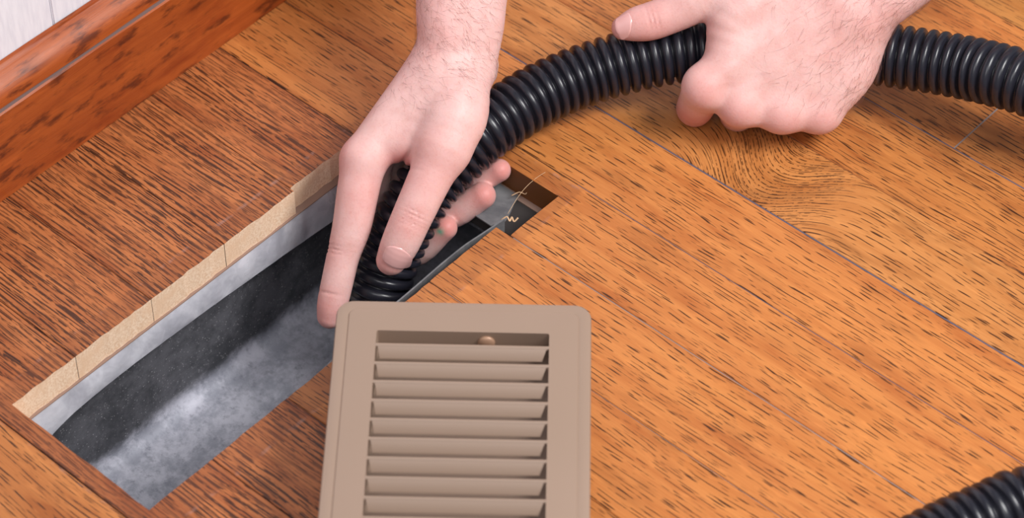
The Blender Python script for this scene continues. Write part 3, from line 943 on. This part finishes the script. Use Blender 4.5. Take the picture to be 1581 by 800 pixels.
hairs(hand1, V1, N1, 520, lambda x, y: ((y < 175) & (y > -40) & (x < 775)) * np.clip((190 - y) / 120, 0, 1) ** 1.5 * np.clip((790 - x) / 80, 0.15, 1), lambda x, y: (0.7, -0.6), 3)

# --- hand gripping the hose from above (forearm from the upper right)
h2 = Hand()
h2.P((1325, 22, 1582, 18), (1376, -20, 1578, 20), (1560, -185, 1570, 26), (1930, -500, 1556, 36))
h2.P((1290, -20, 1580, 18), (1345, -62, 1577, 20), (1520, -230, 1572, 26), (1890, -560, 1560, 36))
h2.P((1280, -10, 1578, 15), (1090, 130, 1584, 11.5))
h2.P((1298, 5, 1578, 14), (1143, 158, 1588, 11.8))
h2.P((1315, 20, 1580, 14), (1208, 169, 1590, 11.5))
h2.P((1328, 38, 1585, 15), (1263, 170, 1594, 11.0))
h2.P((1118, 105, 1588, 11), (1142, 20, 1582, 16), (1240, -30, 1582, 18))
h2.P((1326, 50, 1592, 16.5), (1308, 106, 1594, 17), (1272, 160, 1598, 12.5))
h2.P((1095, 130, 1588, 9.5), (1143, 158, 1590, 10.5), (1208, 170, 1592, 10.5), (1262, 170, 1596, 10))
h2.F((1230, -45, 1584, 16), (1098, -8, 1586, 13.2), (1040, 20, 1591, 11.4), (1004, 33, 1593, 11.2), (985, 37, 1594, 10.2), (963, 43, 1595, 7.2), k=3.0)
h2.F((1087, 136, 1584, 12.2), (1072, 167, 1624, 10.8), (1085, 118, 1645, 8.8), (1098, 80, 1644, 7.2))
h2.F((1143, 162, 1589, 12.0), (1138, 172, 1632, 10.5), (1142, 118, 1650, 8.8), (1146, 76, 1645, 7.2))
h2.F((1208, 172, 1591, 11.8), (1205, 176, 1632, 10.2), (1200, 118, 1650, 8.4), (1196, 76, 1645, 7.0))
h2.F((1265, 174, 1595, 10.8), (1262, 172, 1628, 9.2), (1255, 120, 1645, 7.6), (1250, 80, 1642, 6.4))
for a_, b_ in (((1275, 0, 1564), (1100, 125, 1571)), ((1290, 15, 1563), (1146, 150, 1575)), ((1310, 32, 1565), (1208, 160, 1578))): h2.line(a_, b_, 0.55, 4.0)
h2.line((1260, 30, 1562), (1190, 110, 1568), 0.35, 2.4)
h2.line((1172, 110, 1574), (1176, 190, 1585), -1.1, 7)
h2.line((1120, 130, 1572), (1112, 175, 1590), -1.4, 6)
for dx in (-7, 0, 7): h2.crease(1008 + dx, 28, 1584, (-0.95, 0.25), 0.55, 0.6, 7)
for q in ((1088, 140, 1572, 13, .4), (1070, 180, 1610, 18, .55), (1143, 175, 1578, 14, .35), (1208, 186, 1580, 14, .35), (1265, 186, 1584, 13, .3), (1000, 45, 1584, 22, .35), (958, 48, 1590, 10, .5), (1330, 20, 1562, 40, .2), (1090, 60, 1580, 14, .2)): h2.blush(*q)
hand2, V2, N2 = finish_hand(h2, 1.0, 'hand gripping the hose from above with its thumb stretched along it')
nail(h2, hand2, cs(962, 36, 1588), (-0.93, -0.12, -0.25), (-0.25, 0.42, 0.87), 13.0, 12.0, 'pale pink thumbnail')
hairs(hand2, V2, N2, 560, lambda x, y: np.clip((x - 1180) / 150, 0, 1) ** 1.2 * (x < 1470) * (y > -30) * (y < 170), lambda x, y: (-0.6, -0.75), 5)

# ------------------------------------------------------------------ wood shavings and a stray fibre at the end of the opening
def wire(name, pts, r, mat, n=5):
    c = catmull(pts, 6); V_, F_ = [], []
    tn = np.gradient(c, axis=0); tn /= np.linalg.norm(tn, axis=1, keepdims=True) + 1e-9
    for p, t_ in zip(c, tn):
        u_ = np.cross(t_, (0.3, 0.2, 1.0)); u_ /= np.linalg.norm(u_) + 1e-9; w2 = np.cross(t_, u_)
        for k in range(n): V_.append(p + r * (u_ * math.cos(k * 6.2832 / n) + w2 * math.sin(k * 6.2832 / n) * 0.45))
    for i in range(len(c) - 1):
        for k in range(n): F_.append((i * n + k, i * n + (k + 1) % n, (i + 1) * n + (k + 1) % n, (i + 1) * n + k))
    F_ += [tuple(range(n))[::-1], tuple(range(len(V_) - n, len(V_)))]
    return link_mesh(name, V_, F_, mat, None, True)


M_shave = plain('pale_shaving', srgb(214, 176, 138), 0.8)
B0 = at(783, 341, -8)
sh = [np.array(B0) + np.array(d) for d in ((-3, -2, 0), (-1, 1, 2), (1.5, 0.5, 0.5), (1, 3, 1.5), (3.5, 2, 0.3), (4.5, 4.5, 2.2))]
tag(wire('wood_shaving', sh, 0.55, M_shave), 'curled pale wood shaving caught on the duct edge', 'shaving')
B1 = at(806, 302, -16)
sh = [np.array(B1) + np.array(d) for d in ((-4, -5, 1), (-1, -1, 3), (2, 1, 2), (1, 4, 4), (-2, 5, 3))]
tag(wire('wood_shaving', sh, 0.4, M_shave), 'thin wood shaving lying under the end board of the opening', 'shaving')
fb = [at(784, 330, -6), at(800, 304, -3), at(815, 286, -1), at(832, 272, 0.6), at(842, 266, 1.0)]
tag(wire('dust_fibre', fb, 0.14, M_shave), 'long pale fibre stretched across the corner of the opening', 'fibre')
